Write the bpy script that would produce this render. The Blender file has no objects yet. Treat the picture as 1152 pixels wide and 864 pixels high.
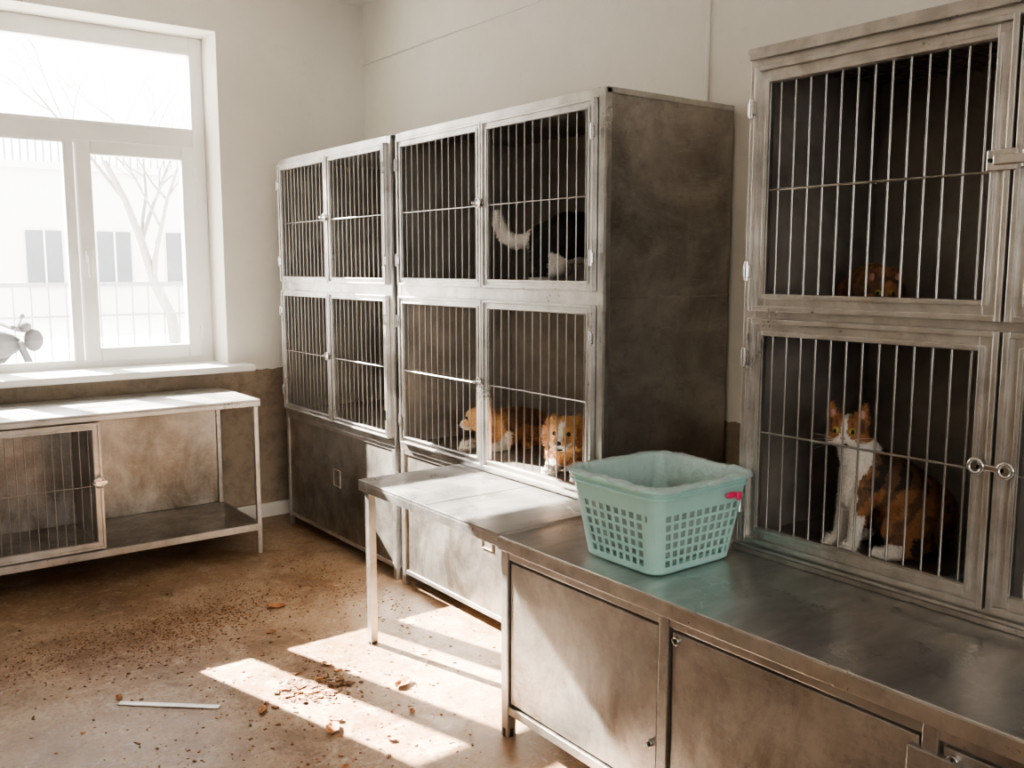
import bpy, math, random
from mathutils import Vector, Matrix, noise
random.seed(7)
S=bpy.context.scene
COL=S.collection
try: S.view_settings.look='AgX - Medium High Contrast'
except Exception: pass
# ---------------------------------------------------------------- materials
def newmat(name):
    m=bpy.data.materials.new(name); m.use_nodes=True
    nt=m.node_tree; b=nt.nodes['Principled BSDF']
    return m,nt,b
def N(nt,t,**k):
    n=nt.nodes.new(t)
    for a,v in k.items(): setattr(n,a,v)
    return n
def ramp(nt,fac,stops):
    r=nt.nodes.new('ShaderNodeValToRGB'); e=r.color_ramp.elements
    while len(e)>1: e.remove(e[-1])
    e[0].position=stops[0][0]; e[0].color=(*stops[0][1],1)
    for p,c in stops[1:]:
        x=e.new(p); x.color=(*c,1)
    nt.links.new(fac,r.inputs['Fac']); return r.outputs['Color']
def noi(nt,scale,detail=5,rough=.6,stretch=(1,1,1),dist=0):
    tc=nt.nodes.new('ShaderNodeTexCoord'); mp=nt.nodes.new('ShaderNodeMapping')
    mp.inputs['Scale'].default_value=stretch
    n=nt.nodes.new('ShaderNodeTexNoise'); n.inputs['Scale'].default_value=scale
    n.inputs['Detail'].default_value=detail; n.inputs['Roughness'].default_value=rough
    n.inputs['Distortion'].default_value=dist
    nt.links.new(tc.outputs['Object'],mp.inputs['Vector']); nt.links.new(mp.outputs[0],n.inputs['Vector'])
    return n.outputs['Fac']
def mixc(nt,f,a,b,mode='MIX'):
    m=nt.nodes.new('ShaderNodeMixRGB'); m.blend_type=mode
    if isinstance(f,(int,float)): m.inputs[0].default_value=f
    else: nt.links.new(f,m.inputs[0])
    for i,c in ((1,a),(2,b)):
        if isinstance(c,tuple): m.inputs[i].default_value=(*c,1)
        else: nt.links.new(c,m.inputs[i])
    return m.outputs[0]
def bump(nt,b,h,st=.2,d=.01):
    bp=nt.nodes.new('ShaderNodeBump'); bp.inputs['Strength'].default_value=st; bp.inputs['Distance'].default_value=d
    nt.links.new(h,bp.inputs['Height']); nt.links.new(bp.outputs[0],b.inputs['Normal'])
def plain(name,c,rough=.5,metal=0,nscale=20,var=.15):
    m,nt,b=newmat(name)
    f=noi(nt,nscale)
    c2=tuple(x*(1-var) for x in c); c3=tuple(min(1,x*(1+var)) for x in c)
    nt.links.new(ramp(nt,f,[(.3,c2),(.7,c3)]),b.inputs['Base Color'])
    b.inputs['Roughness'].default_value=rough; b.inputs['Metallic'].default_value=metal
    return m
def steel(name,dark,light,rlo=.25,rhi=.55,metal=.97,scale=2.2,stretch=(1,1,1),stain=(.14,.11,.085),stainamt=.3,cloud=.4,aniso=(1,1,14),grime=0):
    m,nt,b=newmat(name)
    a=noi(nt,scale,7,.6,stretch,.5)
    col=ramp(nt,a,[(.32,dark),(.66,light)])
    cl=noi(nt,1.5,7,.68,(1,1,1.6),1.6)
    col=mixc(nt,ramp(nt,cl,[(.48,(0,0,0)),(.7,(cloud,)*3)]),col,tuple(min(1,c*1.35) for c in light))
    fine=noi(nt,26,8,.75)
    sp=ramp(nt,fine,[(.54,(0,0,0)),(.72,(stainamt,)*3)])
    col=mixc(nt,sp,col,stain)
    if grime:
        ge=N(nt,'ShaderNodeNewGeometry'); sx=N(nt,'ShaderNodeSeparateXYZ'); nt.links.new(ge.outputs['Position'],sx.inputs[0])
        mr=N(nt,'ShaderNodeMapRange'); nt.links.new(sx.outputs['Z'],mr.inputs[0]); mr.inputs[1].default_value=.75; mr.inputs[2].default_value=0; mr.inputs[3].default_value=.35; mr.inputs[4].default_value=1
        g1=ramp(nt,noi(nt,5,9,.75,(1,1,.6),.6),[(.40,(0,0,0)),(.62,(grime,)*3)])
        mu=N(nt,'ShaderNodeMath',operation='MULTIPLY'); nt.links.new(mr.outputs[0],mu.inputs[0]); nt.links.new(g1,mu.inputs[1])
        col=mixc(nt,mu.outputs[0],col,(.13,.095,.065))
        sc=ramp(nt,noi(nt,9,5,.8,(1,1,7),2.5),[(.58,(0,0,0)),(.66,(.4,)*3)])
        col=mixc(nt,sc,col,(.64,.61,.57))
    nt.links.new(col,b.inputs['Base Color'])
    rr=noi(nt,4,8,.7,(1,1,1),.9)
    gr=noi(nt,60,3,.6,aniso)
    r0=ramp(nt,rr,[(.32,(rlo,)*3),(.68,(rhi,)*3)])
    nt.links.new(mixc(nt,.18,r0,gr),b.inputs['Roughness'])
    b.inputs['Metallic'].default_value=metal
    br=noi(nt,4,3,.5); bump(nt,b,br,.16,.012)
    return m
M={}
M['steel']=steel('steel_panel',(.25,.235,.215),(.54,.515,.485),.26,.46,.90,cloud=.3,grime=.9,stainamt=.4)
M['steel_dark']=steel('steel_stained',(.23,.21,.19),(.50,.47,.435),.28,.48,.86,2.4,stainamt=.5,cloud=.5,grime=.6)
M['steel_top']=steel('steel_worktop',(.52,.51,.50),(.70,.69,.68),.2,.36,.95,5,(1,3,1),(.36,.33,.30),.3,.2,(14,1,1))
M['inner']=steel('cage_interior',(.19,.17,.15),(.38,.345,.305),.4,.6,.35,3,cloud=.2)
M['alu']=steel('aluminium_frame',(.40,.385,.365),(.62,.60,.575),.22,.4,.93,9,(1,1,1),(.20,.17,.14),.35,.25,(1,1,1))
M['bar']=plain('bar_wire',(.38,.365,.35),.28,1)
M['chrome']=plain('chrome',(.62,.61,.60),.15,1)
M['black']=plain('black_gap',(.015,.013,.012),.8)
M['pvc']=plain('pvc_window',(.90,.90,.88),.3,0,4,.03)
M['sill']=plain('sill_paint',(.80,.78,.74),.4,0,5,.06)
M['pink']=plain('pink_tag',(.80,.05,.16),.4)
M['grey_mat']=plain('bedding',(.12,.16,.19),.9,0,30,.4)
# walls
def wallmat(name,dado):
    m,nt,b=newmat(name)
    f=noi(nt,1.3,8,.65); g=noi(nt,14,6,.7)
    up=ramp(nt,f,[(.3,(.73,.70,.635)),(.7,(.83,.805,.745))])
    up=mixc(nt,ramp(nt,g,[(.58,(0,0,0)),(.8,(.25,)*3)]),up,(.54,.49,.41))
    if dado:
        ge=N(nt,'ShaderNodeNewGeometry'); sx=N(nt,'ShaderNodeSeparateXYZ'); nt.links.new(ge.outputs['Position'],sx.inputs[0])
        ad=N(nt,'ShaderNodeMath',operation='ADD'); nt.links.new(sx.outputs['Z'],ad.inputs[0])
        mu=N(nt,'ShaderNodeMath',operation='MULTIPLY'); nt.links.new(g,mu.inputs[0]); mu.inputs[1].default_value=.05
        nt.links.new(mu.outputs[0],ad.inputs[1])
        lt=N(nt,'ShaderNodeMath',operation='LESS_THAN'); nt.links.new(ad.outputs[0],lt.inputs[0]); lt.inputs[1].default_value=.985
        lo=ramp(nt,f,[(.3,(.20,.155,.115)),(.7,(.36,.295,.225))])
        lo=mixc(nt,ramp(nt,g,[(.46,(0,0,0)),(.7,(.65,)*3)]),lo,(.13,.095,.065))
        up=mixc(nt,lt.outputs[0],up,lo)
    nt.links.new(up,b.inputs['Base Color']); b.inputs['Roughness'].default_value=.75
    bump(nt,b,noi(nt,25,6,.6),.15,.004)
    return m
M['wall']=wallmat('wall_plaster',True)
M['ceil']=plain('ceiling_paint',(.82,.80,.76),.8,0,3,.05)
# floor
m,nt,b=newmat('worn_linoleum')
a=noi(nt,1.6,9,.68,(1,1,1),.5); c=noi(nt,9,8,.7,(1,1,1),.8); d=noi(nt,60,5,.7); e_=noi(nt,2.2,10,.78,(1,1,1),.3); h_=noi(nt,22,7,.75,(1,1,1),1.2)
col=ramp(nt,a,[(.28,(.14,.077,.038)),(.48,(.26,.16,.092)),(.66,(.38,.265,.172)),(.8,(.52,.43,.34))])
col=mixc(nt,ramp(nt,c,[(.5,(0,0,0)),(.63,(.6,)*3)]),col,(.47,.37,.27))
col=mixc(nt,ramp(nt,h_,[(.54,(0,0,0)),(.62,(.55,)*3)]),col,(.46,.39,.32))
col=mixc(nt,ramp(nt,e_,[(.49,(0,0,0)),(.60,(.85,)*3)]),col,(.14,.073,.034))
col=mixc(nt,ramp(nt,d,[(.5,(0,0,0)),(.68,(.8,)*3)]),col,(.085,.045,.022))
nt.links.new(col,b.inputs['Base Color'])
nt.links.new(ramp(nt,c,[(.3,(.26,)*3),(.7,(.55,)*3)]),b.inputs['Roughness'])
bump(nt,b,c,.15,.006); M['floor']=m
# glass
m,nt,b=newmat('window_glass'); nt.nodes.remove(b)
out=nt.nodes['Material Output']; tr=N(nt,'ShaderNodeBsdfTransparent'); gl=N(nt,'ShaderNodeBsdfGlossy'); gl.inputs['Roughness'].default_value=.02
mx=N(nt,'ShaderNodeMixShader'); mx.inputs[0].default_value=.05
nt.links.new(tr.outputs[0],mx.inputs[1]); nt.links.new(gl.outputs[0],mx.inputs[2]); nt.links.new(mx.outputs[0],out.inputs[0]); M['glass']=m
# basket plastic
m,nt,b=newmat('teal_plastic'); nt.links.new(ramp(nt,noi(nt,8),[(.3,(.36,.61,.56)),(.7,(.44,.69,.64))]),b.inputs['Base Color'])
b.inputs['Roughness'].default_value=.35; M['basket']=m
m,nt,b=newmat('liner_plastic')
b.inputs['Base Color'].default_value=(.80,.90,.88,1); b.inputs['Roughness'].default_value=.12
tr=N(nt,'ShaderNodeBsdfTransparent'); mx=N(nt,'ShaderNodeMixShader'); mx.inputs[0].default_value=.42
bump(nt,b,noi(nt,22,5,.6,(1,1,1),1.5),.9,.025)
nt.links.new(tr.outputs[0],mx.inputs[1]); nt.links.new(b.outputs[0],mx.inputs[2]); nt.links.new(mx.outputs[0],nt.nodes['Material Output'].inputs[0]); M['liner']=m
# outside
M['snow']=plain('snow_ground',(.88,.88,.88),.9,0,1,.04)
M['facade']=plain('facade',(.74,.73,.71),.9,0,1,.04)
M['facwin']=plain('facade_window',(.13,.14,.15),.6,0,1,.1)
M['rail']=plain('railing_grey',(.17,.175,.18),.7)
M['bark']=plain('bark',(.20,.19,.18),.9)
M['moto']=plain('motorbike_paint',(.022,.022,.024),.9)
M['rubber']=plain('rubber',(.018,.018,.018),.95)
M['leaf']=plain('dry_leaf',(.34,.15,.06),.8,0,40,.5)
M['dirt']=plain('dirt_crumb',(.15,.075,.035),.9,0,60,.5)
M['eye']=plain('eye_amber',(.42,.36,.10),.08,0,200,.2)
M['pupil']=plain('eye_pupil',(.005,.005,.005),.05)
M['nosep']=plain('nose_pink',(.45,.22,.18),.5)
M['noseb']=plain('nose_black',(.02,.018,.016),.35)
M['fill_lamp']=plain('fill_lamp_housing',(.8,.8,.8),.4)
m,nt,b=newmat('fur'); at=N(nt,'ShaderNodeAttribute',attribute_name='Col')
f=noi(nt,160,4,.7); cc=mixc(nt,ramp(nt,f,[(.35,(.0,)*3),(.8,(.4,)*3)]),at.outputs['Color'],(.25,.2,.16),'MULTIPLY')
nt.links.new(cc,b.inputs['Base Color']); b.inputs['Roughness'].default_value=.75
M['fur']=m

# ---------------------------------------------------------------- mesh builder
class MB:
    def __init__(s): s.v=[];s.f=[];s.m=[];s.s=[];s.mats=[]
    def mi(s,k):
        if k not in s.mats: s.mats.append(k)
        return s.mats.index(k)
    def add(s,vs,fs,k,sm=False):
        o=len(s.v); s.v+= [tuple(v) for v in vs]; i=s.mi(k)
        for f in fs: s.f.append(tuple(o+j for j in f)); s.m.append(i); s.s.append(sm)
    def box(s,x0,x1,y0,y1,z0,z1,k,mat=None):
        vs=[Vector((x,y,z)) for x in (x0,x1) for y in (y0,y1) for z in (z0,z1)]
        if mat: vs=[mat@v for v in vs]
        s.add(vs,[(0,1,3,2),(4,6,7,5),(0,4,5,1),(2,3,7,6),(0,2,6,4),(1,5,7,3)],k)
    def tube(s,pts,rs,k,n=10,caps=True):
        pts=[Vector(p) for p in pts]
        if isinstance(rs,(int,float)): rs=[rs]*len(pts)
        vs=[];fs=[];up=None
        for i,p in enumerate(pts):
            t=(pts[min(i+1,len(pts)-1)]-pts[max(i-1,0)]).normalized()
            if up is None: up=Vector((0,0,1)) if abs(t.z)<.9 else Vector((1,0,0))
            a=t.cross(up).normalized(); c=a.cross(t).normalized(); up=c
            for j in range(n):
                q=2*math.pi*j/n; vs.append(p+(a*math.cos(q)+c*math.sin(q))*rs[i])
        for i in range(len(pts)-1):
            for j in range(n):
                fs.append((i*n+j,i*n+(j+1)%n,(i+1)*n+(j+1)%n,(i+1)*n+j))
        s.add(vs,fs,k,True)
        if caps:
            o=len(pts)-1
            s.add(vs[:n],[tuple(range(n))[::-1]],k); s.add(vs[o*n:],[tuple(range(n))],k)
    def ell(s,c,r,k,rot=None,seg=16,rg=10):
        if isinstance(r,(int,float)): r=(r,r,r)
        c=Vector(c);vs=[];fs=[]
        for i in range(rg+1):
            th=math.pi*i/rg
            for j in range(seg):
                ph=2*math.pi*j/seg
                v=Vector((r[0]*math.sin(th)*math.cos(ph),r[1]*math.sin(th)*math.sin(ph),r[2]*math.cos(th)))
                if rot: v=rot@v
                vs.append(c+v)
        for i in range(rg):
            for j in range(seg):
                fs.append((i*seg+j,(i+1)*seg+j,(i+1)*seg+(j+1)%seg,i*seg+(j+1)%seg))
        s.add(vs,fs,k,True)
    def torus(s,c,R,r,k,axis='X',n=28,m=8):
        pts=[]
        for i in range(n+1):
            q=2*math.pi*i/n; a,b=R*math.cos(q),R*math.sin(q)
            o={'X':(0,a,b),'Y':(a,0,b),'Z':(a,b,0)}[axis]; pts.append(Vector(c)+Vector(o))
        s.tube(pts,r,k,m,False)
    def obj(s,name,parent=None,bevel=0,solid=0,mat=None):
        me=bpy.data.meshes.new(name); me.from_pydata(s.v,[],s.f)
        for k in s.mats: me.materials.append(M[k])
        me.polygons.foreach_set('material_index',s.m); me.polygons.foreach_set('use_smooth',s.s)
        me.update(); o=bpy.data.objects.new(name,me); COL.objects.link(o)
        if mat: o.matrix_world=mat
        if parent: o.parent=parent
        if solid:
            q=o.modifiers.new('solid','SOLIDIFY'); q.thickness=solid; q.offset=0
        if bevel:
            q=o.modifiers.new('bevel','BEVEL'); q.width=bevel; q.segments=2; q.limit_method='ANGLE'; q.angle_limit=math.radians(50)
        return o
def empty(name,loc=(0,0,0),rotz=0):
    e=bpy.data.objects.new(name,None); COL.objects.link(e); e.location=loc; e.rotation_euler=(0,0,rotz); e.empty_display_size=.1; return e

# ---------------------------------------------------------------- room shell
XR,YF,ZC=3.0,5.6,3.28; XL,YB=-2.6,-2.4
mb=MB(); mb.box(XL-.1,XR+.1,YB-.1,YF+.1,-.1,0,'floor'); mb.obj('floor')
mb=MB(); mb.box(XL-.1,XR+.1,YB-.1,YF+.45,ZC,ZC+.12,'ceil'); mb.obj('ceiling')
mb=MB(); mb.box(XR,XR+.15,YB-.1,YF+.45,0,ZC,'wall'); mb.obj('wall_right')
mb=MB(); mb.box(XL-.15,XL,YB-.1,YF+.45,0,ZC,'wall'); mb.obj('wall_left')
WX0,WX1,WZ0,WZ1=.36,2.02,1.0,2.98
mb=MB()
mb.box(XL,WX0,YF,YF+.45,0,ZC,'wall'); mb.box(WX1,XR,YF,YF+.45,0,ZC,'wall')
mb.box(WX0,WX1,YF,YF+.45,0,WZ0-.03,'wall'); mb.box(WX0,WX1,YF,YF+.45,WZ1,ZC,'wall'); mb.obj('wall_front')
bx0,bx1,bz0,bz1=-1.7,.7,1.0,2.6
mb=MB()
mb.box(XL,bx0,YB-.3,YB,0,ZC,'wall'); mb.box(bx1,XR,YB-.3,YB,0,ZC,'wall')
mb.box(bx0,bx1,YB-.3,YB,0,bz0,'wall'); mb.box(bx0,bx1,YB-.3,YB,bz1,ZC,'wall'); mb.obj('wall_back')
mb=MB()
for (a,b_) in ((bx0,bx0+.07),((bx0+bx1)/2-.04,(bx0+bx1)/2+.04),(bx1-.07,bx1)): mb.box(a,b_,YB-.2,YB-.13,bz0,bz1,'pvc')
mb.box(bx0,bx1,YB-.2,YB-.13,bz0,bz0+.07,'pvc'); mb.box(bx0,bx1,YB-.2,YB-.13,bz1-.07,bz1,'pvc')
mb.obj('added_fill_window',bevel=.006)  # unseen window behind the camera, added to let in fill skylight
mb=MB(); mb.box(WX1+.02,2.95,YF-.018,YF,0,.09,'sill'); mb.box(XL,.3,YF-.018,YF,0,.09,'sill'); mb.obj('baseboard_front',bevel=.004)
mb=MB(); mb.tube([(XR-.008,YB,2.91),(XR-.008,YF,2.91)],.006,'sill'); mb.tube([(XR-.008,2.645,2.0),(XR-.008,2.645,ZC)],.009,'sill'); mb.obj('trim_1')
# ---- window
root=empty('window_1')
mb=MB(); y0,y1=5.85,5.92
mb.box(WX0,WX0+.07,y0,y1,WZ0,WZ1,'pvc'); mb.box(1.94,WX1,y0,y1,WZ0,WZ1,'pvc')
mb.box(WX0+.07,1.94,y0,y1,2.875,WZ1,'pvc'); mb.box(WX0+.07,1.94,y0,y1,2.31,2.435,'pvc'); mb.box(WX0+.07,1.94,y0,y1,WZ0,1.05,'pvc')
mb.box(1.205,1.2565,y0,y1,1.05,2.31,'pvc'); mb.box(.71,.80,y0,y1,1.05,2.31,'pvc')
def bead(xa,xb,za,zb,w=.022,ya=5.835):
    mb.box(xa,xa+w,ya,y0+.01,za,zb,'pvc'); mb.box(xb-w,xb,ya,y0+.01,za,zb,'pvc'); mb.box(xa+w,xb-w,ya,y0+.01,za,za+w,'pvc'); mb.box(xa+w,xb-w,ya,y0+.01,zb-w,zb,'pvc')
bead(WX0+.05,1.955,2.42,2.89,.018,5.84); bead(.79,1.215,1.04,2.32,.018,5.84)
mb.obj('frame',root,.005)
mb=MB(); ya,yb=5.822,5.885
def sash(xa,xb,za,zb,w):
    mb.box(xa,xa+w,ya,yb,za,zb,'pvc'); mb.box(xb-w,xb,ya,yb,za,zb,'pvc'); mb.box(xa+w,xb-w,ya,yb,za,za+w,'pvc'); mb.box(xa+w,xb-w,ya,yb,zb-w,zb,'pvc')
sash(1.262,1.942,1.04,2.325,.082); sash(.39,.72,1.04,2.325,.055)
mb.obj('sash',root,.007)
mb=MB(); mb.box(1.285,1.312,5.80,5.822,1.62,1.69,'pvc'); mb.box(1.29,1.308,5.782,5.80,1.54,1.665,'pvc'); mb.box(1.93,1.95,5.81,5.83,1.15,1.23,'pvc'); mb.box(1.93,1.95,5.81,5.83,2.12,2.2,'pvc'); mb.obj('handle',root,.004)
mb=MB(); mb.box(WX0+.05,1.96,5.885,5.889,2.42,2.89,'glass'); mb.box(.79,1.215,5.885,5.889,1.04,2.32,'glass'); mb.box(1.33,1.87,5.86,5.864,1.1,2.26,'glass'); mb.box(.44,.67,5.86,5.864,1.1,2.26,'glass'); mb.obj('glass',root)
mb=MB(); mb.box(.24,2.14,5.45,5.60,.965,1.005,'sill'); mb.box(WX0,WX1,5.60,5.85,.965,1.005,'sill'); mb.obj('trim_2',bevel=.008)

# ---------------------------------------------------------------- cages
def latch(mb,x,y,z,sc=1.0,side=1):
    mb.tube([(x-.001,y,z),(x-.014*sc,y,z)],.021*sc,'chrome',16)
    mb.torus((x-.015*sc,y,z),.019*sc,.004*sc,'chrome','X')
    mb.box(x-.022*sc,x-.012*sc,y-.026*sc,y+.026*sc,z-.006*sc,z+.006*sc,'chrome')
    mb.ell((x-.024*sc,y+side*.022*sc,z),.008*sc,'chrome',None,10,6)
def door(fr,br,x,y0,y1,z0,z1,w,nb,t=.022,r=.0038,hinge=None):
    def ring(a,b,c,d,ww,xa,xb,k):
        fr.box(xa,xb,a,a+ww,c,d,k); fr.box(xa,xb,b-ww,b,c,d,k); fr.box(xa,xb,a+ww,b-ww,c,c+ww,k); fr.box(xa,xb,a+ww,b-ww,d-ww,d,k)
    ring(y0,y1,z0,z1,w,x-t*.55,x+.006,'alu')
    ring(y0,y1,z0,z1,w*.30,x-t,x-t*.5,'alu')
    e=w*.72; ring(y0+e,y1-e,z0+e,z1-e,w*.25,x-t*.85,x-t*.5,'alu')
    a,b=y0+w,y1-w
    for i in range(nb):
        y=a+(b-a)*(i+.5)/nb
        br.tube([(x,y,z0+w*.6),(x,y,z1-w*.6)],r,'bar',8,False)
    for zz in ((z0+z1)/2,):
        br.tube([(x-.006,a-.005,zz),(x-.006,b+.005,zz)],r*1.05,'bar',8,False)
    if hinge is not None:
        for zz in (z0+.12,z1-.12):
            fr.tube([(x-t-.004,hinge,zz-.028),(x-t-.004,hinge,zz+.028)],.007,'chrome',10)
            fr.box(x-t-.003,x-t+.002,hinge-.014,hinge+.014,zz-.02,zz+.02,'chrome')
def bank(name,y0,y1,xf,xb,z0,z1,zm,ycuts,w,nb,side='steel_dark',r=.0025,post=.03):
    root=empty(name)
    b=MB(); t=.012
    b.box(xf,xb,y0,y0+t,z0,z1,side); b.box(xf,xb,y1-t,y1,z0,z1,side)
    b.box(xb-t,xb,y0+t,y1-t,z0,z1,'inner')
    b.box(xf,xb,y0+t,y1-t,z1-t,z1,'steel'); b.box(xf+.01,xb-t,y0+t,y1-t,z0,z0+.03,'steel_dark')
    b.box(xf+.01,xb-t,y0+t,y1-t,zm-.012,zm+.012,'steel_dark')
    b.box(xf+.012,xb-t,y0+t,y0+t+.004,z0+.03,z1-t,'inner'); b.box(xf+.012,xb-t,y1-t-.004,y1-t,z0+.03,z1-t,'inner')
    for (ya,yb) in ((y0-.003,y0+post),(y1-post,y1+.003)): b.box(xf-.012,xf+.012,ya,yb,z0,z1,'alu')
    b.box(xf-.012,xf+.012,y0+post,y1-post,z1-.03,z1+.003,'alu'); b.box(xf-.012,xf+.012,y0+post,y1-post,z0,z0+.035,'alu')
    b.box(xf-.010,xf+.012,y0+post,y1-post,zm-.03,zm+.03,'alu')
    b.box(xf-.006,xb,y0-.004,y0+.016,z1-.018,z1+.004,'alu')
    b.box(xf-.006,xf+.02,y0-.004,y0,z0,z1,'alu')
    b.box(xf+.02,xb,y0-.003,y0,zm-.004,zm+.004,'steel')
    b.obj('body',root,.003)
    fr=MB(); br=MB(); lt=MB()
    g=.003; ys=[y0+post]+ycuts+[y1-post]
    for (za,zb) in ((z0+.037,zm-.026),(zm+.026,z1-.032)):
        for i in range(len(ys)-1):
            hg=ys[i]+.006 if i==0 else (ys[i+1]-.006 if i==len(ys)-2 else None)
            door(fr,br,xf-.014,ys[i]+g,ys[i+1]-g,za,zb,w,nb,r=r,hinge=hg)
        for i in range(1,len(ys)-1):
            latch(lt,xf-.034,ys[i],(za+zb)/2+.01,1.0)
    fr.obj('door_frames',root,.002); br.obj('door_bars',root); lt.obj('latches',root,.0015)
    return root
XF=2.30
ra=bank('cage_bank',4.02,5.36,XF,2.98,.70,2.23,1.485,[4.69],.032,12,post=.025)
rb=bank('cage_bank',2.49,3.96,XF,2.98,.70,2.23,1.485,[3.225],.036,12,post=.03)
def base(name,y0,y1,parent,split=None,foot=.06):
    b=MB()
    b.box(XF+.01,2.97,y0+.01,y1-.01,foot,.70,'steel_dark')
    b.box(XF-.004,XF+.01,y0+.03,y1-.03,foot+.02,.68,'steel')
    for (ya,yb) in ((y0,y0+.03),(y1-.03,y1)): b.box(XF-.012,XF+.015,ya,yb,0.0,.70,'alu')
    b.box(XF-.010,XF+.015,y0+.03,y1-.03,.675,.70,'alu'); b.box(XF-.010,XF+.015,y0+.03,y1-.03,foot,foot+.022,'alu')
    for y in (y0+.015,y1-.015): b.box(2.9,2.93,y-.015,y+.015,0,foot+.01,'steel_dark')
    ym=(y0+y1)/2+.03
    b.box(XF-.009,XF-.003,ym-.07,ym-.064,.36,.46,'steel_dark'); b.box(XF-.009,XF-.003,ym+.01,ym+.016,.36,.46,'steel_dark'); b.box(XF-.009,XF-.003,ym-.064,ym+.01,.36,.366,'steel_dark'); b.box(XF-.009,XF-.003,ym-.064,ym+.01,.454,.46,'steel_dark')
    b.obj(name,parent,.002)
base('base_cabinet',4.02,5.36,ra); base('base_cabinet',2.49,3.96,rb)

# ---- cage C (near)
rc=empty('cage_bank')
b=MB(); cf=2.32; y0,y1=.27,1.86; z0,z1,zm=.725,2.23,1.457; t=.012; ymid=1.065
b.box(cf,2.98,y1-t,y1,z0,z1,'steel'); b.box(cf,2.98,y0,y0+t,z0,z1,'steel'); b.box(2.97,2.98,y0,y1,z0,z1,'inner')
b.box(cf+.02,2.97,y1-t-.004,y1-t,z0+.02,z1-.02,'inner')
b.box(cf,2.98,y0,y1,z0,z0+.02,'steel_dark'); b.box(cf+.01,2.97,y0+t,y1-t,zm-.010,zm+.010,'steel_dark')
b.box(cf+.01,2.97,ymid-.006,ymid+.006,z0+.02,z1-.02,'inner')
b.box(cf,2.98,y0,y1,z1-.012,z1,'steel_dark')
for ya,yb in ((y1-.04,y1+.004),(y0-.004,y0+.04)): b.box(cf-.014,cf+.02,ya,yb,z0-.015,z1,'alu')
b.box(cf-.014,cf+.02,y0+.04,y1-.04,z1-.05,z1,'alu'); b.box(cf-.022,cf+.05,y0-.01,y1+.012,z1,z1+.014,'alu'); b.box(cf-.030,cf-.014,y0,y1,z1-.02,z1+.014,'alu')
b.box(cf-.012,cf+.02,y0+.04,y1-.04,zm-.022,zm+.022,'alu')
b.box(cf-.014,cf+.02,y0+.04,y1-.04,z0-.005,z0+.022,'alu')
b.box(cf-.035,cf+.02,y0,y1+.01,.7062,.722,'steel_dark')
b.box(cf-.03,cf+.02,y0,y1+.01,.722,.732,'alu')
b.box(cf+.02,2.98,y0,y1,.7062,.725,'steel_dark')
b.box(2.93,2.965,1.40,1.412,zm+.012,z1-.03,'steel')
b.box(2.93,2.965,1.40,1.412,z0+.022,zm-.012,'steel')
for i in range(14):
    yy=ymid+.03+i*.05; b.box(cf+.04,2.96,yy,yy+.006,z1-.028,z1-.022,'bar')
for i in range(12):
    xx=cf+.06+i*.05; b.box(xx,xx+.006,ymid+.02,y1-.02,z1-.022,z1-.016,'bar')
b.obj('body',rc,.003)
fr=MB(); br=MB(); lt=MB()
for k_,(za,zb) in enumerate(((z0+.022,zm-.012),(zm+.010,z1-.045))):
    door(fr,br,cf-.018,ymid+.004,y1-.035,za,zb,.052,13,.028,.0033,hinge=y1-.03)
    door(fr,br,cf-.018,y0+.035,ymid-.004,za,zb,.052,13,.028,.0033)
    zc=(za+zb)/2+.015
    if k_==0:
        for yy in (ymid+.036,ymid-.036):
            lt.torus((cf-.055,yy,zc),.017,.0055,'chrome','X'); lt.tube([(cf-.046,yy,zc),(cf-.058,yy,zc)],.010,'chrome',14)
        lt.box(cf-.058,cf-.050,ymid-.036,ymid+.036,zc-.008,zc+.008,'chrome')
    else:
        zc+=.01
        lt.box(cf-.050,cf-.044,ymid-.012,ymid+.060,zc-.026,zc+.026,'chrome')
        lt.box(cf-.060,cf-.050,ymid-.045,ymid+.040,zc-.012,zc+.012,'chrome')
        lt.tube([(cf-.050,ymid+.050,zc),(cf-.055,ymid+.050,zc)],.005,'black',12)
        lt.box(cf-.050,cf-.044,ymid-.06,ymid-.022,zc-.022,zc+.022,'chrome')
fr.obj('door_frames',rc,.0025); br.obj('door_bars',rc); lt.obj('latches',rc,.003)
b=MB() # bedding in lower cell
g=14
vs=[];fs=[]
for i in range(g+1):
    for j in range(g+1):
        x=2.37+.52*i/g; y=1.10+.14*j/g
        vs.append((x,y,z0+.020+.008+.010*noise.noise((x*9,y*9,1))))
for i in range(g):
    for j in range(g): q=i*(g+1)+j; fs.append((q,q+g+1,q+g+2,q+1))
b.add(vs,fs,'grey_mat',True); b.obj('bedding_towel',None,0,.006)

# ---------------------------------------------------------------- counter
rt=empty('steel_counter')
b=MB(); cx=1.775; ct=.705; ya,yb=-.7,2.43
b.box(cx,2.97,ya,yb,ct-.03,ct,'steel_top'); b.box(cx-.003,cx+.02,ya,yb+.003,ct-.045,ct-.002,'alu')
b.box(cx-.002,cx+.012,ya,yb,ct-.001,ct+.003,'steel_top')
b.obj('worktop',rt,.004)
b=MB()
b.box(cx+.03,2.95,ya,yb-.03,.10,ct-.03,'steel_dark')
posts=[yb-.02,1.68,.925,.17,-.585]
for y in posts:
    b.box(cx+.008,cx+.045,y-.018,y+.018,.0 if y in(posts[0],posts[2],posts[4]) else .09,ct-.03,'alu' if y==posts[0] else 'steel')
b.box(cx+.010,cx+.04,ya,yb-.04,.085,.115,'steel'); b.box(cx+.012,cx+.04,ya,yb-.04,ct-.075,ct-.03,'steel_dark')
for i in range(4):
    b.box(cx+.016,cx+.034,posts[i+1]+.026,posts[i]-.026,.125,ct-.085,'steel')
b.box(cx+.0,cx+.04,.80,.97,.0,.60,'steel')
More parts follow.
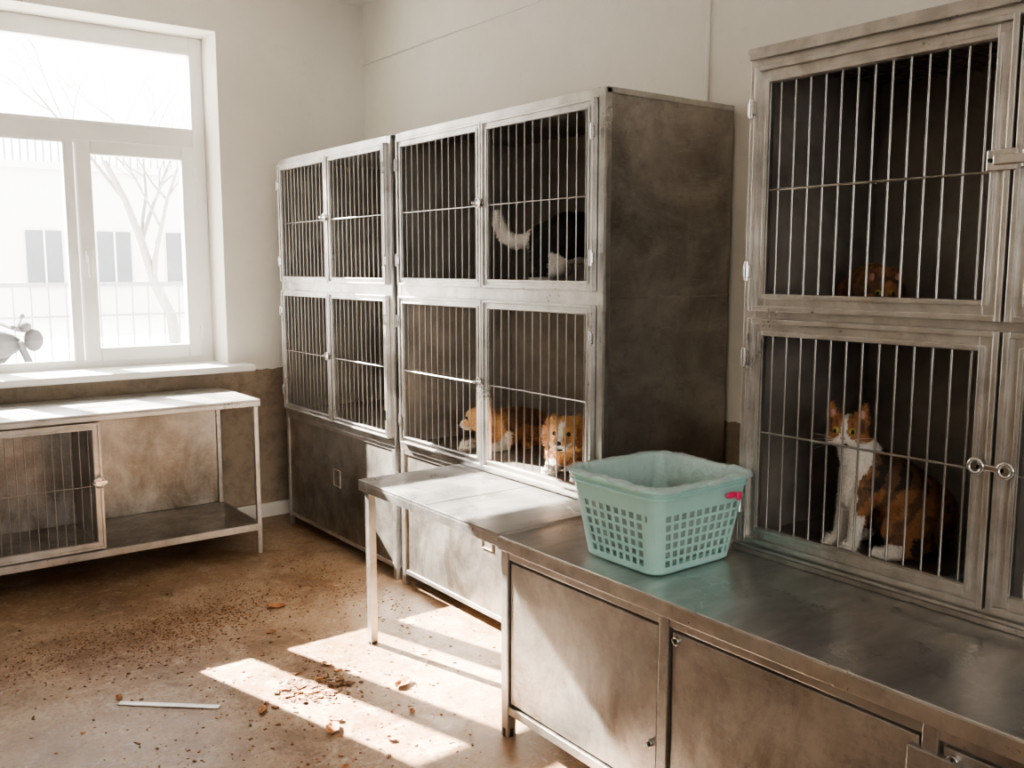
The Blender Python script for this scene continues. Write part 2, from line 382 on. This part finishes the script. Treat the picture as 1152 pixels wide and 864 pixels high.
for y in (posts[0],posts[2]): b.box(2.88,2.92,y-.018,y+.018,0,.12,'steel_dark')
b.tube([(cx+.026,yb-.02,0),(cx+.026,yb-.02,.03)],.02,'black',12)
b.obj('cabinet',rt,.003)
b=MB()
for y,z in ((1.68-.045,.60),(1.68+.045,.27),(.925+.05,.27),(.925-.05,.60)):
    b.tube([(cx+.02,y,z),(cx+.006,y,z)],.011,'chrome',16); b.torus((cx+.006,y,z),.010,.002,'chrome','X')
    b.box(cx+.003,cx+.007,y-.002,y+.002,z-.006,z+.006,'black')
b.obj('locks',rt)
# ---- steel table in front
rt=empty('steel_table'); b=MB(); tz=.712
b.box(1.775,2.283,2.436,3.43,tz-.012,tz,'steel_top')
b.box(1.775,1.79,2.436,3.43,tz-.045,tz-.012,'steel_top'); b.box(1.79,2.283,3.415,3.43,tz-.045,tz-.012,'steel_top'); b.box(2.268,2.283,2.44,3.415,tz-.045,tz-.012,'steel_top')
b.box(1.775,2.283,2.90,2.906,tz,tz+.0015,'steel')
b.box(1.79,1.822,3.37,3.402,0.0,tz-.012,'alu')
b.box(2.255,2.283,3.36,3.40,.55,tz-.012,'alu')
b.tube([(1.806,3.386,.011),(1.806,3.386,0.0)],.02,'black',12)
b.obj('table_body',rt,.003)

# ---------------------------------------------------------------- left table under the window
rt=empty('steel_bench'); b=MB(); tx0,tx1,ty0,ty1,tt=-.55,1.93,4.87,5.52,.875
b.box(tx0,tx1,ty0,ty1,tt-.012,tt,'steel_top'); b.box(tx0,tx1,ty0,ty0+.014,tt-.038,tt-.012,'steel_top'); b.box(tx1-.014,tx1,ty0+.014,ty1,tt-.038,tt-.012,'steel_top')
for x in (tx0+.01,tx1-.035):
    for y in (ty0+.01,ty1-.035): b.box(x,x+.025,y,y+.025,0,tt-.012,'alu')
b.box(tx0+.01,tx1-.01,ty0+.012,ty1-.01,.155,.17,'steel_dark'); b.box(tx0+.01,tx1-.01,ty0+.004,ty0+.018,.135,.173,'alu')
b.box(tx1-.018,tx1-.008,ty0+.03,ty1-.03,.135,.172,'alu')
b.box(tx0+.03,tx1-.035,ty1-.022,ty1-.012,.17,tt-.02,'steel')
b.box(1.085,1.095,ty0+.03,ty1-.03,.17,tt-.02,'steel_dark')
b.obj('bench_body',rt,.003)
fr=MB(); br=MB(); lt=MB()
door(fr,br,0,-1.095,-.33,.185,tt-.045,.036,17,.022,.0026,hinge=-.34)
door(fr,br,0,-.32,.45,.185,tt-.045,.036,17,.022,.0026)
latch(lt,-.022,-1.075,.53,1.3)
Rz=Matrix.Translation((0,ty0+.02,0))@Matrix.Rotation(math.radians(90),4,'Z')
for m_,n_ in ((fr,'door_frames'),(br,'door_bars'),(lt,'latch')): m_.obj(n_,rt,0,0,Rz)

# ---------------------------------------------------------------- laundry basket
rk=empty('laundry_basket',(2.045,1.96,.7085))
def rrect(hx,hy,rad,n):
    pts=[]
    L=2*(2*hx-2*rad)+2*(2*hy-2*rad)+2*math.pi*rad
    for i in range(n):
        d=L*i/n
        parts=[('l',(hx,-hy+rad),(0,1),2*hy-2*rad),('a',(hx-rad,hy-rad),0),('l',(hx-rad,hy),(-1,0),2*hx-2*rad),('a',(-hx+rad,hy-rad),90),
               ('l',(-hx,hy-rad),(0,-1),2*hy-2*rad),('a',(-hx+rad,-hy+rad),180),('l',(-hx+rad,-hy),(1,0),2*hx-2*rad),('a',(hx-rad,-hy+rad),270)]
        for p in parts:
            l=p[3] if p[0]=='l' else math.pi/2*rad
            if d<=l:
                if p[0]=='l': pts.append((p[1][0]+p[2][0]*d,p[1][1]+p[2][1]*d,0))
                else:
                    q=math.radians(p[2])+d/rad; pts.append((p[1][0]+rad*math.cos(q),p[1][1]+rad*math.sin(q),1))
                break
            d-=l
    return pts
Hh=.262; n=132
levels=[0,.008,.026,.046,.054,.074,.082,.102,.110,.130,.138,.158,.166,.186,.196,.236,.25,.262]
holes={2,4,6,8,10,12}
b=MB(); rings=[]
for z in levels:
    f=z/Hh; hx=.168+.040*f; hy=.155+.038*f
    if z==0: hx-=.008; hy-=.008
    rings.append([(p[0],p[1],z,p[2]) for p in rrect(hx,hy,.045,n)])
vs=[p[:3] for r_ in rings for p in r_]; fs=[]
for i in range(len(levels)-1):
    for j in range(n):
        corner=rings[i][j][3] and rings[i][(j+1)%n][3]
        if i in holes and not corner and j%3!=0: continue
        fs.append((i*n+j,i*n+(j+1)%n,(i+1)*n+(j+1)%n,(i+1)*n+j))
fs.append(tuple(range(n))[::-1])
b.add(vs,fs,'basket',False); b.obj('shell',rk,0,.003)
b=MB()
top=rrect(.212,.197,.048,96)
b.tube([(p[0],p[1],.262) for p in top]+[(top[0][0],top[0][1],.262)],.0085,'basket',10,False)
t2=rrect(.209,.194,.048,96)
b.tube([(p[0],p[1],.238) for p in t2]+[(t2[0][0],t2[0][1],.238)],.004,'basket',8,False)
b.obj('rim',rk)
b=MB(); nl=160; ring_def=[(-.03,.02,.2),(-.014,.06,.8),(-.013,.10,1.3),(-.013,.14,1.5),(-.013,.18,1.5),(-.012,.22,1.4),(-.011,.262,1),(-.004,.275,.7),(.005,.278,.6),(.012,.272,.5),(.0155,.264,.6)]
vs=[];fs=[]
for k_,(off,z,am) in enumerate(ring_def):
    f=z/Hh; hx=.168+.040*min(f,1)+off; hy=.155+.038*min(f,1)+off
    for j,p in enumerate(rrect(hx,hy,.045,nl)):
        w=.007*am*noise.noise((p[0]*45,p[1]*45,z*14+3)); dz=.012*am*noise.noise((p[0]*18+5,p[1]*18,1.7)) if z>.2 else 0
        if k_>=10: dz*=2.2
        L=math.hypot(p[0],p[1]); vs.append((p[0]*(1+w/L),p[1]*(1+w/L),z+dz+ .004*am*noise.noise((p[0]*60,p[1]*60,9))))
for i in range(len(ring_def)-1):
    for j in range(nl): fs.append((i*nl+j,i*nl+(j+1)%nl,(i+1)*nl+(j+1)%nl,(i+1)*nl+j))
fs.append(tuple(range(nl))[::-1])
b.add(vs,fs,'liner',True); b.obj('plastic_liner',rk)
b=MB(); b.ell((.10,-.202,.215),(.024,.006,.010),'pink'); b.ell((.135,-.202,.208),(.012,.006,.014),'pink'); b.obj('tag',rk)

# ---------------------------------------------------------------- animals
def chain(mb,pts,step=.5):
    for (p,r),(q,s) in zip(pts[:-1],pts[1:]):
        p=Vector(p);q=Vector(q); n=max(2,int((q-p).length/(min(r,s)*step))+1)
        for i in range(n+1):
            f=i/n; mb.ell(p.lerp(q,f),r+(s-r)*f,'fur',None,14,8)
def cathead(mb,H,dog=False):
    R=H.to_3x3()
    def e(c,r): 
        mb.ell(H@Vector(c),r,'fur',R,16,10)
    if not dog:
        e((0,0,0),(.050,.054,.046)); e((.012,0,.018),(.036,.042,.028)); e((.035,0,.0),(.025,.014,.016))
        for s in (-1,1):
            e((.016,s*.028,-.016),(.030,.030,.024)); e((.046,s*.010,-.018),(.018,.0155,.013))
            for i in range(12):
                f=i/11; e((-.004-.004*f,s*(.032+.016*f),.030+.050*f),(.010*(1-f)+.003,.024*(1-f)+.003,.014*(1-f)+.004))
        e((.042,0,-.030),(.015,.014,.010))
    else:
        e((0,0,0),(.056,.054,.050)); e((.02,0,.012),(.04,.042,.032)); e((.05,0,-.014),(.038,.025,.020)); e((.045,0,-.028),(.03,.018,.012))
        for s in (-1,1):
            e((.015,s*.028,-.02),(.03,.026,.024)); e((.06,s*.010,-.018),(.024,.014,.014))
            for i in range(8):
                f=i/7; e((-.006+.006*f,s*(.040+.022*math.sin(f*2.2)),.034-.07*f),(.020-.006*f,.013-.003*f,.02))
def facebits(parent,H,dog=False,eyecol='eye'):
    mb=MB()
    ex=(.044,.0215,.008,.0105) if not dog else (.0505,.022,.012,.0075)
    for s in (-1,1):
        c=Vector((ex[0],s*ex[1],ex[2])); mb.ell(H@c,ex[3],eyecol if not dog else 'noseb',None,16,10)
        mb.ell(H@(c+Vector((ex[3]*.75,s*.0018,0))),(.0038,.0052,.0070) if not dog else .003,'pupil',H.to_3x3(),12,8)
    if not dog:
        mb.ell(H@Vector((.064,0,-.010)),(.005,.0068,.0048),'nosep',H.to_3x3())
        for s in (-1,1):
            mb.ell(H@Vector((.0035,s*.040,.048)),(.004,.009,.015),'nosep',H.to_3x3())
            for k in range(4):
                a=H@Vector((.054,s*.02,-.016-.003*k)); c=H@Vector((.055,s*.085,-.004-.016*k)); mb.tube([a,a.lerp(c,.5)+Vector((0,0,.003)),c],[.0005,.0003,.0002],'pvc',5)
    else:
        mb.ell(H@Vector((.090,0,-.008)),(.008,.010,.007),'noseb',H.to_3x3())
        mb.ell(H@Vector((.080,0,-.030)),(.010,.011,.002),'noseb',H.to_3x3())
    mb.obj('face',parent)
def fuse(mb,name,parent,H,colf,vox=.0045,fur=9000,flen=.013,flow=(-1,0,-.6),hf=.35):
    o=mb.obj('tmp'); 
    r=o.modifiers.new('r','REMESH'); r.mode='VOXEL'; r.voxel_size=vox; r.use_smooth_shade=True
    s=o.modifiers.new('s','SMOOTH'); s.iterations=4; s.factor=.5
    dg=bpy.context.evaluated_depsgraph_get(); ev=o.evaluated_get(dg); me=bpy.data.meshes.new_from_object(ev)
    Hi=H.inverted()
    V=[v.co.copy() for v in me.vertices]; Nn=[v.normal.copy() for v in me.vertices]; F=[tuple(p.vertices) for p in me.polygons]
    bpy.data.objects.remove(o)
    C=[colf(v,Hi@v) for v in V]; nb=len(F)
    fl=Vector(flow).normalized(); n0=len(V)
    if n0==0: return
    hfl=(H.to_3x3()@Vector((-1,0,.15))).normalized()
    for i in range(fur):
        k=random.randrange(n0); p=V[k]+Vector((random.uniform(-1,1),random.uniform(-1,1),random.uniform(-1,1)))*vox*.5
        nn=Nn[k]; hp=Hi@p; L=flen*random.uniform(.6,1.3); ff=fl
        if hp.length<.095:
            ff=hfl
            if hp.x>.015: L*=hf
        if p.z<.03: L*=.35
        tfl=(ff-nn*ff.dot(nn)); d=(nn*.3+tfl*.95+Vector((random.gauss(0,.14),random.gauss(0,.14),random.gauss(0,.14)))).normalized()
        sd=d.cross(nn); sd=sd.normalized()*.0011 if sd.length>1e-4 else Vector((.001,0,0))
        o_=len(V); V+= [p-sd-nn*.001,p+sd-nn*.001,p+d*L]; F.append((o_,o_+1,o_+2)); j=random.uniform(.75,1.18)
        c=tuple(min(1,x*j) for x in C[k]); C+=[c,c,c]
    me2=bpy.data.meshes.new(name); me2.from_pydata([tuple(v) for v in V],[],F); me2.materials.append(M['fur'])
    ca=me2.color_attributes.new('Col','FLOAT_COLOR','POINT')
    flat=[]
    for c in C: flat+= [c[0],c[1],c[2],1]
    ca.data.foreach_set('color',flat)
    me2.polygons.foreach_set('use_smooth',[True]*nb+[False]*(len(F)-nb)); me2.update()
    ob=bpy.data.objects.new(name,me2); COL.objects.link(ob); ob.parent=parent
WHT=(.78,.73,.66);ORG=(.36,.165,.068);BRN=(.17,.09,.05);DRK=(.045,.03,.022);BLK=(.006,.0055,.0055);GLD=(.60,.34,.14)
def nz(p,s=30,o=0): return noise.noise((p[0]*s+o,p[1]*s,p[2]*s))
# --- sitting cat
def sitting_cat(name,loc,rz,scale,headyaw):
    root=empty(name,loc,rz); root.scale=(scale,)*3
    mb=MB()
    H=Matrix.Translation((.088,0,.352))@Matrix.Rotation(headyaw,4,'Z')@Matrix.Rotation(math.radians(2),4,'Y')
    mb.ell((-.125,0,.108),(.122,.092,.104),'fur')
    chain(mb,[((-.125,0,.125),.098),((-.06,0,.18),.092),((.01,0,.23),.077),((.045,0,.28),.057),((.072,0,.325),.045)])
    chain(mb,[((.040,0,.225),.062),((.05,0,.165),.052)])
    for s in (-1,1):
        mb.ell((-.085,s*.072,.088),(.098,.046,.084),'fur')
        chain(mb,[((-.03,s*.09,.05),.034),((-.08,s*.098,.024),.024)]); chain(mb,[((-.08,s*.098,.022),.022),((.0,s*.095,.02),.020),((.03,s*.095,.018),.021)])
        chain(mb,[((.040,s*.036,.21),.044),((.062,s*.040,.13),.027),((.072,s*.042,.07),.020),((.078,s*.043,.035),.0185),((.092,s*.045,.020),.021),((.108,s*.046,.016),.017)])
        for tt in (-1,0,1): mb.ell((.118,s*.046+tt*.011,.012),(.011,.0075,.010),'fur')
    chain(mb,[((-.22,0,.04),.026),((-.25,-.06,.026),.022),((-.19,-.13,.02),.019),((-.09,-.152,.018),.018),((-.02,-.145,.016),.015)])
    cathead(mb,H)
    def col(p,h):
        n=nz(p,22)
        if h.length<.105 and p.z>.30:
            if h.z>.035 and abs(h.y)>.016: return ORG if n>-.1 else BRN
            w=.007+.95*max(0,-h.z+.002)
            if abs(h.y)<w and h.x>0: return WHT if not (h.z<-.024 and h.x>.045 and h.z>-.034 and 0<h.y<.012) else BRN
            if h.z<-.026: return WHT
            if h.x<-.01: return BRN if n>0 else DRK
            return BRN if (math.sin(h.y*300+h.z*60)>.4 and h.z>.0) else ORG
        if p.z<.05 and p.x>-.03: return WHT
        lim=.036+.012*n+(.05 if p.z<.12 else 0)
        if p.x>lim and abs(p.y)<.06+.02*n: return WHT
        if p.z>.20 and p.x>.03 and abs(p.y)<.06: return WHT
        if p.x>.055 and p.z<.12: return WHT
        st=math.sin(p.x*85+p.z*50+n*3)
        if p.z>.20 and n>-.1: return DRK if st>-.1 else BRN
        if n>.32: return DRK
        return BRN if st>.2 else ORG
    fuse(mb,'body',root,H,col,.0045,26000,.011,(-.6,0,-1)); facebits(root,H)
    return root
sitting_cat('calico_cat',(2.505,1.515,.7465),math.radians(148),1.05,math.radians(55))
# --- standing crouched cat black/white
def standing_cat(name,loc,rz,scale):
    root=empty(name,loc,rz); root.scale=(scale,)*3; mb=MB()
    H=Matrix.Translation((.315,-.02,.13))@Matrix.Rotation(math.radians(-20),4,'Z')@Matrix.Rotation(math.radians(25),4,'Y')
    chain(mb,[((.0,0,.168),.074),((.07,0,.185),.092),((.15,0,.182),.092),((.22,0,.155),.072),((.28,-.01,.145),.046)])
    for s in (-1,1):
        mb.ell((.01,s*.05,.13),(.065,.036,.075),'fur')
        chain(mb,[((.045,s*.055,.09),.034),((-.005,s*.06,.065),.023),((-.035,s*.06,.055),.019),((-.02,s*.06,.02),.018),((.02,s*.06,.016),.020)])
        chain(mb,[((.20,s*.045,.13),.038),((.19,s*.05,.075),.024),((.205,s*.05,.03),.018),((.23,s*.05,.018),.019)])
    chain(mb,[((-.03,0,.21),.028),((-.075,0,.180),.027),((-.12,0,.172),.027),((-.16,0,.195),.025),((-.185,0,.24),.021),((-.19,0,.275),.014)])
    cathead(mb,H)
    def col(p,h):
        if p.x<-.062: return WHT
        if p.z<.115+.03*nz(p,20) and .02<p.x<.2 and abs(p.y)<.09: return WHT
        if p.z<.05: return WHT
        if h.length<.1 and h.x>.03 and abs(h.y)<.02: return WHT
        return BLK
    fuse(mb,'body',root,H,col,.005,16000,.011,(-1,0,-.4)); facebits(root,H)
standing_cat('tuxedo_cat',(2.46,3.01,1.4985),math.radians(-52),1.18)
# --- lying puppy/kitten
def lying(name,loc,rz,scale,dog,palette,headyaw,hz=.12,pitch=8):
    root=empty(name,loc,rz); root.scale=(scale,)*3; mb=MB()
    H=Matrix.Translation((.145,0,hz))@Matrix.Rotation(headyaw,4,'Z')@Matrix.Rotation(math.radians(pitch),4,'Y')
    chain(mb,[((-.16,0,.065),.064),((-.08,0,.075),.074),((.02,0,.078),.072),((.08,0,.085),.062),((.12,0,hz-.015),.046)])
    for s in (-1,1):
        mb.ell((-.13,s*.055,.05),(.075,.038,.05),'fur')
        chain(mb,[((-.09,s*.085,.022),.022),((-.02,s*.09,.018),.018)])
        chain(mb,[((.07,s*.05,.06),.036),((.06,s*.058,.026),.024),((.13,s*.052,.02),.019),((.185,s*.048,.018),.021)])
        for tt in (-1,0,1): mb.ell((.203,s*.048+tt*.010,.013),(.010,.007,.010),'fur')
    chain(mb,[((-.20,0,.04),.02),((-.225,-.05,.022),.018),((-.20,-.11,.018),.016),((-.12,-.13,.016),.013)])
    cathead(mb,H,dog)
    fuse(mb,'body',root,H,palette,.0048,20000,.018 if dog else .013,hf=.5); facebits(root,H,dog)
def pal_dog(p,h):
    if h.length<.11 and p.x>.08:
        if h.x>.045 and abs(h.y)<.012+.5*max(0,.0-h.z): return WHT
        return GLD if nz(h,25,4)>-.3 else ORG
    if p.x>.06 and p.z<.08: return WHT
    return ORG if nz(p,12)>-.15 else BRN
def pal_dog2(p,h):
    if h.length<.11 and p.x>.08:
        if h.x>.03 and (abs(h.y)<.008 or (h.z<-.016 and h.x>.045)): return WHT
        if abs(h.y)>.042: return ORG
        return GLD if nz(h,25,4)>-.1 else ORG
    if p.x>.06 and p.z<.05: return WHT
    return BRN if nz(p,12)>-.1 else ORG
def pal_tab(p,h):
    return BRN if math.sin(p.x*80+nz(p,20)*3)>0 else ORG
zb=.7305
lying('golden_puppy',(2.65,3.56,zb),math.radians(190),1.22,True,pal_dog,math.radians(-48),.13)
lying('spaniel_puppy',(2.60,2.965,zb),math.radians(212),1.34,True,pal_dog2,math.radians(2),.14,5)
lying('tabby_kitten',(2.70,1.67,1.468),math.radians(225),.92,False,pal_tab,math.radians(-10),.062,14)

# ---------------------------------------------------------------- floor litter
def leafobj(name,loc,size,rz,curl=.35):
    g=8; b=MB(); vs=[];fs=[]
    for i in range(g+1):
        for j in range(g+1):
            u=i/g*2-1; v=j/g*2-1; w=(1-abs(u)**2.2)**.5 if abs(u)<1 else 0
            w*=.55+.15*noise.noise((u*3+size*99,0,0)); x=u*size; y=v*w*size
            z=curl*size*(v*v*w+.5*u*u)+.2*size*noise.noise((u*2.5,v*2.5,size*70+rz)); vs.append((x,y,z))
    mz=min(v[2] for v in vs); vs=[(x,y,z-mz+.001) for x,y,z in vs]
    for i in range(g):
        for j in range(g): q=i*(g+1)+j; fs.append((q,q+g+1,q+g+2,q+1))
    b.add(vs,fs,'leaf',True); o=b.obj(name,None,0,.0012); o.location=loc; o.rotation_euler=(0,0,rz)
for loc,s,r in (((1.705,2.96,.001),.045,.4),((1.33,2.80,.001),.045,1.0),((1.37,2.86,.001),.03,2.2),((1.47,2.30,.001),.035,.2),((1.46,2.62,.001),.022,1.9),((1.64,4.03,.001),.045,2.5),((1.19,3.08,.001),.03,.9),((1.5,3.75,.001),.025,.3),((.8,3.5,.001),.022,1.3),((1.55,3.3,.001),.025,2.0),((1.25,2.55,.001),.022,.6),((1.62,2.75,.001),.018,1.1)):
    leafobj('dry_leaf',loc,s,r)
def crumbs(name,c,sx,sy,n,smin,smax,ang=0):
    b=MB()
    for i in range(n):
        x=random.gauss(0,sx); y=random.gauss(0,sy); xx=c[0]+x*math.cos(ang)-y*math.sin(ang); yy=c[1]+x*math.sin(ang)+y*math.cos(ang)
        if yy>4.8 or xx>2.24 or yy<2.0 or (xx>1.7 and yy<2.5): continue
        s=smin+(smax-smin)*random.random()**4; R=Matrix.Rotation(random.uniform(0,6),4,'Z')@Matrix.Rotation(random.uniform(-.3,.3),4,'X')
        b.box(-s,s,-s*.6,s*.6,-s*.22,s*.22,random.choice(['dirt','leaf','dirt','dirt']),Matrix.Translation((xx,yy,s*.3))@R)
    b.obj(name)
crumbs('spilled_litter',(1.42,3.14),.07,.06,460,.003,.016)
crumbs('dirt_crumbs',(1.30,4.05),.26,.13,4200,.0012,.005,.5)
crumbs('dirt_crumbs',(.85,4.1),.30,.11,2200,.0012,.0045,.3)
crumbs('dirt_crumbs',(2.02,4.2),.09,.35,900,.001,.006,.1)
crumbs('dust_crumbs',(1.35,3.1),.45,.7,2800,.0007,.007)
def P2W(u,v,z=0):
    p=math.atan(132/1040); a=(u-576)/1040; bb=-(v-432)/1040
    Hh_=math.cos(p)+bb*math.sin(p); V_=-math.sin(p)+bb*math.cos(p); t=(z-1.6)/V_
    f=t*Hh_; r=t*a; q=math.radians(37); return (math.sin(q)*f+math.cos(q)*r, math.cos(q)*f-math.sin(q)*r, z)
b=MB(); b.box(-.19,.19,-.014,.014,0,.004,'alu'); o=b.obj('metal_strip',None,.001); x,y,_=P2W(190,794); o.location=(x,y,.0008)
p1=P2W(125,792);p2=P2W(255,797); o.rotation_euler=(0,0,math.atan2(p2[1]-p1[1],p2[0]-p1[0]))

# ---------------------------------------------------------------- outside
mb=MB(); mb.box(-40,60,6.2,90,-.15,-.02,'snow'); mb.obj('ground_outside')
mb=MB(); mb.box(-30,40,30,38,-.02,4.5,'facade'); mb.box(-30,40,29.85,30,4.4,4.6,'facade')
for x0 in (-1.0,1.0,3.0,5.03,6.97,9,11):
    mb.box(x0,x0+.95,29.93,30.02,1.1,2.65,'facwin'); mb.box(x0+.45,x0+.5,29.9,29.94,1.1,2.65,'facade'); mb.box(x0-.1,x0+1.05,29.85,30.0,1.0,1.1,'facade')
mb.obj('building_outside')
mb=MB()
for i in range(90):
    x=-6+i*.2; mb.box(x,x+.04,29.9,29.93,4.6,5.35,'rail')
mb.box(-6,12,29.9,29.94,5.33,5.4,'rail'); mb.obj('roof_railing')
mb=MB()
mb.box(-8,12,14,14.05,1.32,1.38,'rail'); mb.box(-8,12,14,14.05,.9,.93,'rail')
for i in range(70):
    x=-6+i*.22; mb.box(x,x+.02,14.01,14.03,-.02,1.32,'rail')
mb.obj('garden_fence')
def tree(name,base,h,seed):
    rnd=random.Random(seed); b=MB()
    def br(p,d,L,r,dep):
        pts=[p]; rs=[r]; q=p.copy(); dd=d.copy()
        for i in range(5):
            dd=(dd+Vector((rnd.gauss(0,.12),rnd.gauss(0,.12),rnd.gauss(.03,.08)))).normalized(); q=q+dd*L/5; pts.append(q.copy()); rs.append(r*(1-.13*(i+1)))
        b.tube(pts,rs,'bark',6,False)
        if dep>0:
            for k in range(4):
                i=rnd.randrange(2,6); nd=(dd+Vector((rnd.uniform(-1,1),rnd.uniform(-1,1),rnd.uniform(-.2,.7)))).normalized()
                br(pts[i],nd,L*rnd.uniform(.5,.72),rs[i]*.6,dep-1)
    br(Vector(base),Vector((0,0,1)),h,.12,4); b.obj(name)
tree('bare_tree',(5.2,17,-.02),3.6,5)
rm=empty('motorcycle',(.95,9.0,-.02)); b=MB()
for x in (-.62,.68): b.torus((x,0,.31),.27,.05,'rubber','Y',32,10); b.torus((x,0,.31),.2,.012,'chrome','Y',24,6); b.tube([(x,-.05,.31),(x,.05,.31)],.05,'chrome'); 
for x in (-.62,.68):
    for k in range(8):
        q=k*math.pi/4; b.tube([(x,0,.31),(x+.25*math.cos(q),0,.31+.25*math.sin(q))],.006,'chrome',5)
for s in (-.09,.09):
    b.tube([(.68,s,.31),(.52,s,.80),(.45,s,.98)],.022,'moto'); b.tube([(-.62,s,.31),(-.15,s,.42)],.022,'moto')
b.ell((.16,0,.95),(.32,.15,.14),'moto'); b.ell((-.35,0,.92),(.40,.14,.07),'rubber'); b.ell((.02,0,.45),(.20,.13,.17),'moto')
b.tube([(.45,0,.95),(.2,0,.68),(.0,0,.30),(-.2,0,.42),(-.35,0,.85)],.025,'moto')
b.tube([(.36,-.36,1.12),(.44,-.1,1.08),(.44,.1,1.08),(.36,.36,1.12)],.016,'rubber'); b.ell((.57,0,.98),(.08,.10,.10),'moto'); b.ell((.68,0,.62),(.28,.07,.05),'moto')
b.ell((.50,0,1.10),(.06,.12,.05),'moto'); b.tube([(.40,-.3,1.1),(.44,-.33,1.2)],.006,'moto'); b.ell((.44,-.33,1.21),(.02,.035,.02),'moto')
b.tube([(0,-.14,.3),(-.3,-.15,.28),(-.75,-.16,.33)],.04,'chrome'); b.obj('body',rm)

# ---------------------------------------------------------------- lighting
w=bpy.data.worlds.new('sky'); S.world=w; w.use_nodes=True; bg=w.node_tree.nodes['Background']; bg.inputs[0].default_value=(1.0,.97,.925,1); bg.inputs[1].default_value=9.5
sd=Vector((.29,-1,-.66)).normalized()
l=bpy.data.lights.new('sun','SUN'); l.energy=165; l.angle=.008; l.color=(1,.92,.80); o=bpy.data.objects.new('sun',l); COL.objects.link(o); o.rotation_euler=sd.to_track_quat('-Z','Y').to_euler(); o.location=(0,12,8)
def portal(loc,sx,sy,direction):
    l=bpy.data.lights.new('window_portal','AREA'); l.shape='RECTANGLE'; l.size=sx; l.size_y=sy; l.cycles.is_portal=True
    o=bpy.data.objects.new('window_portal',l); COL.objects.link(o); o.location=loc; o.rotation_euler=Vector(direction).to_track_quat('-Z','Z').to_euler()
portal((1.19,6.06,1.99),1.7,2.0,(0,-1,0)); portal((-.5,YB-.31,1.8),2.4,1.6,(0,1,0))
rl=empty('added_fill_lamp',(-.3,.6,3.28)); b=MB(); b.box(-.65,.65,-.12,.12,-.07,0,'fill_lamp'); b.obj('housing',rl,.01)  # unseen ceiling fixture, added to carry the interior fill light
l=bpy.data.lights.new('added_fill_light','AREA'); l.shape='RECTANGLE'; l.size=1.2; l.size_y=.2; l.energy=8; l.color=(1,.94,.85)  # added fill light that brightens the room
o=bpy.data.objects.new('added_fill_light',l); COL.objects.link(o); o.parent=rl; o.location=(0,0,-.075)
# ---------------------------------------------------------------- camera
cam=bpy.data.cameras.new('camera'); cam.sensor_width=36; cam.lens=1040/1152*36; cam.clip_start=.05; cam.clip_end=300
co=bpy.data.objects.new('camera',cam); COL.objects.link(co); co.location=(0,0,1.6)
p=math.atan(132/1040); q=math.radians(37)
co.rotation_euler=Vector((math.sin(q)*math.cos(p),math.cos(q)*math.cos(p),-math.sin(p))).to_track_quat('-Z','Y').to_euler()
S.camera=co
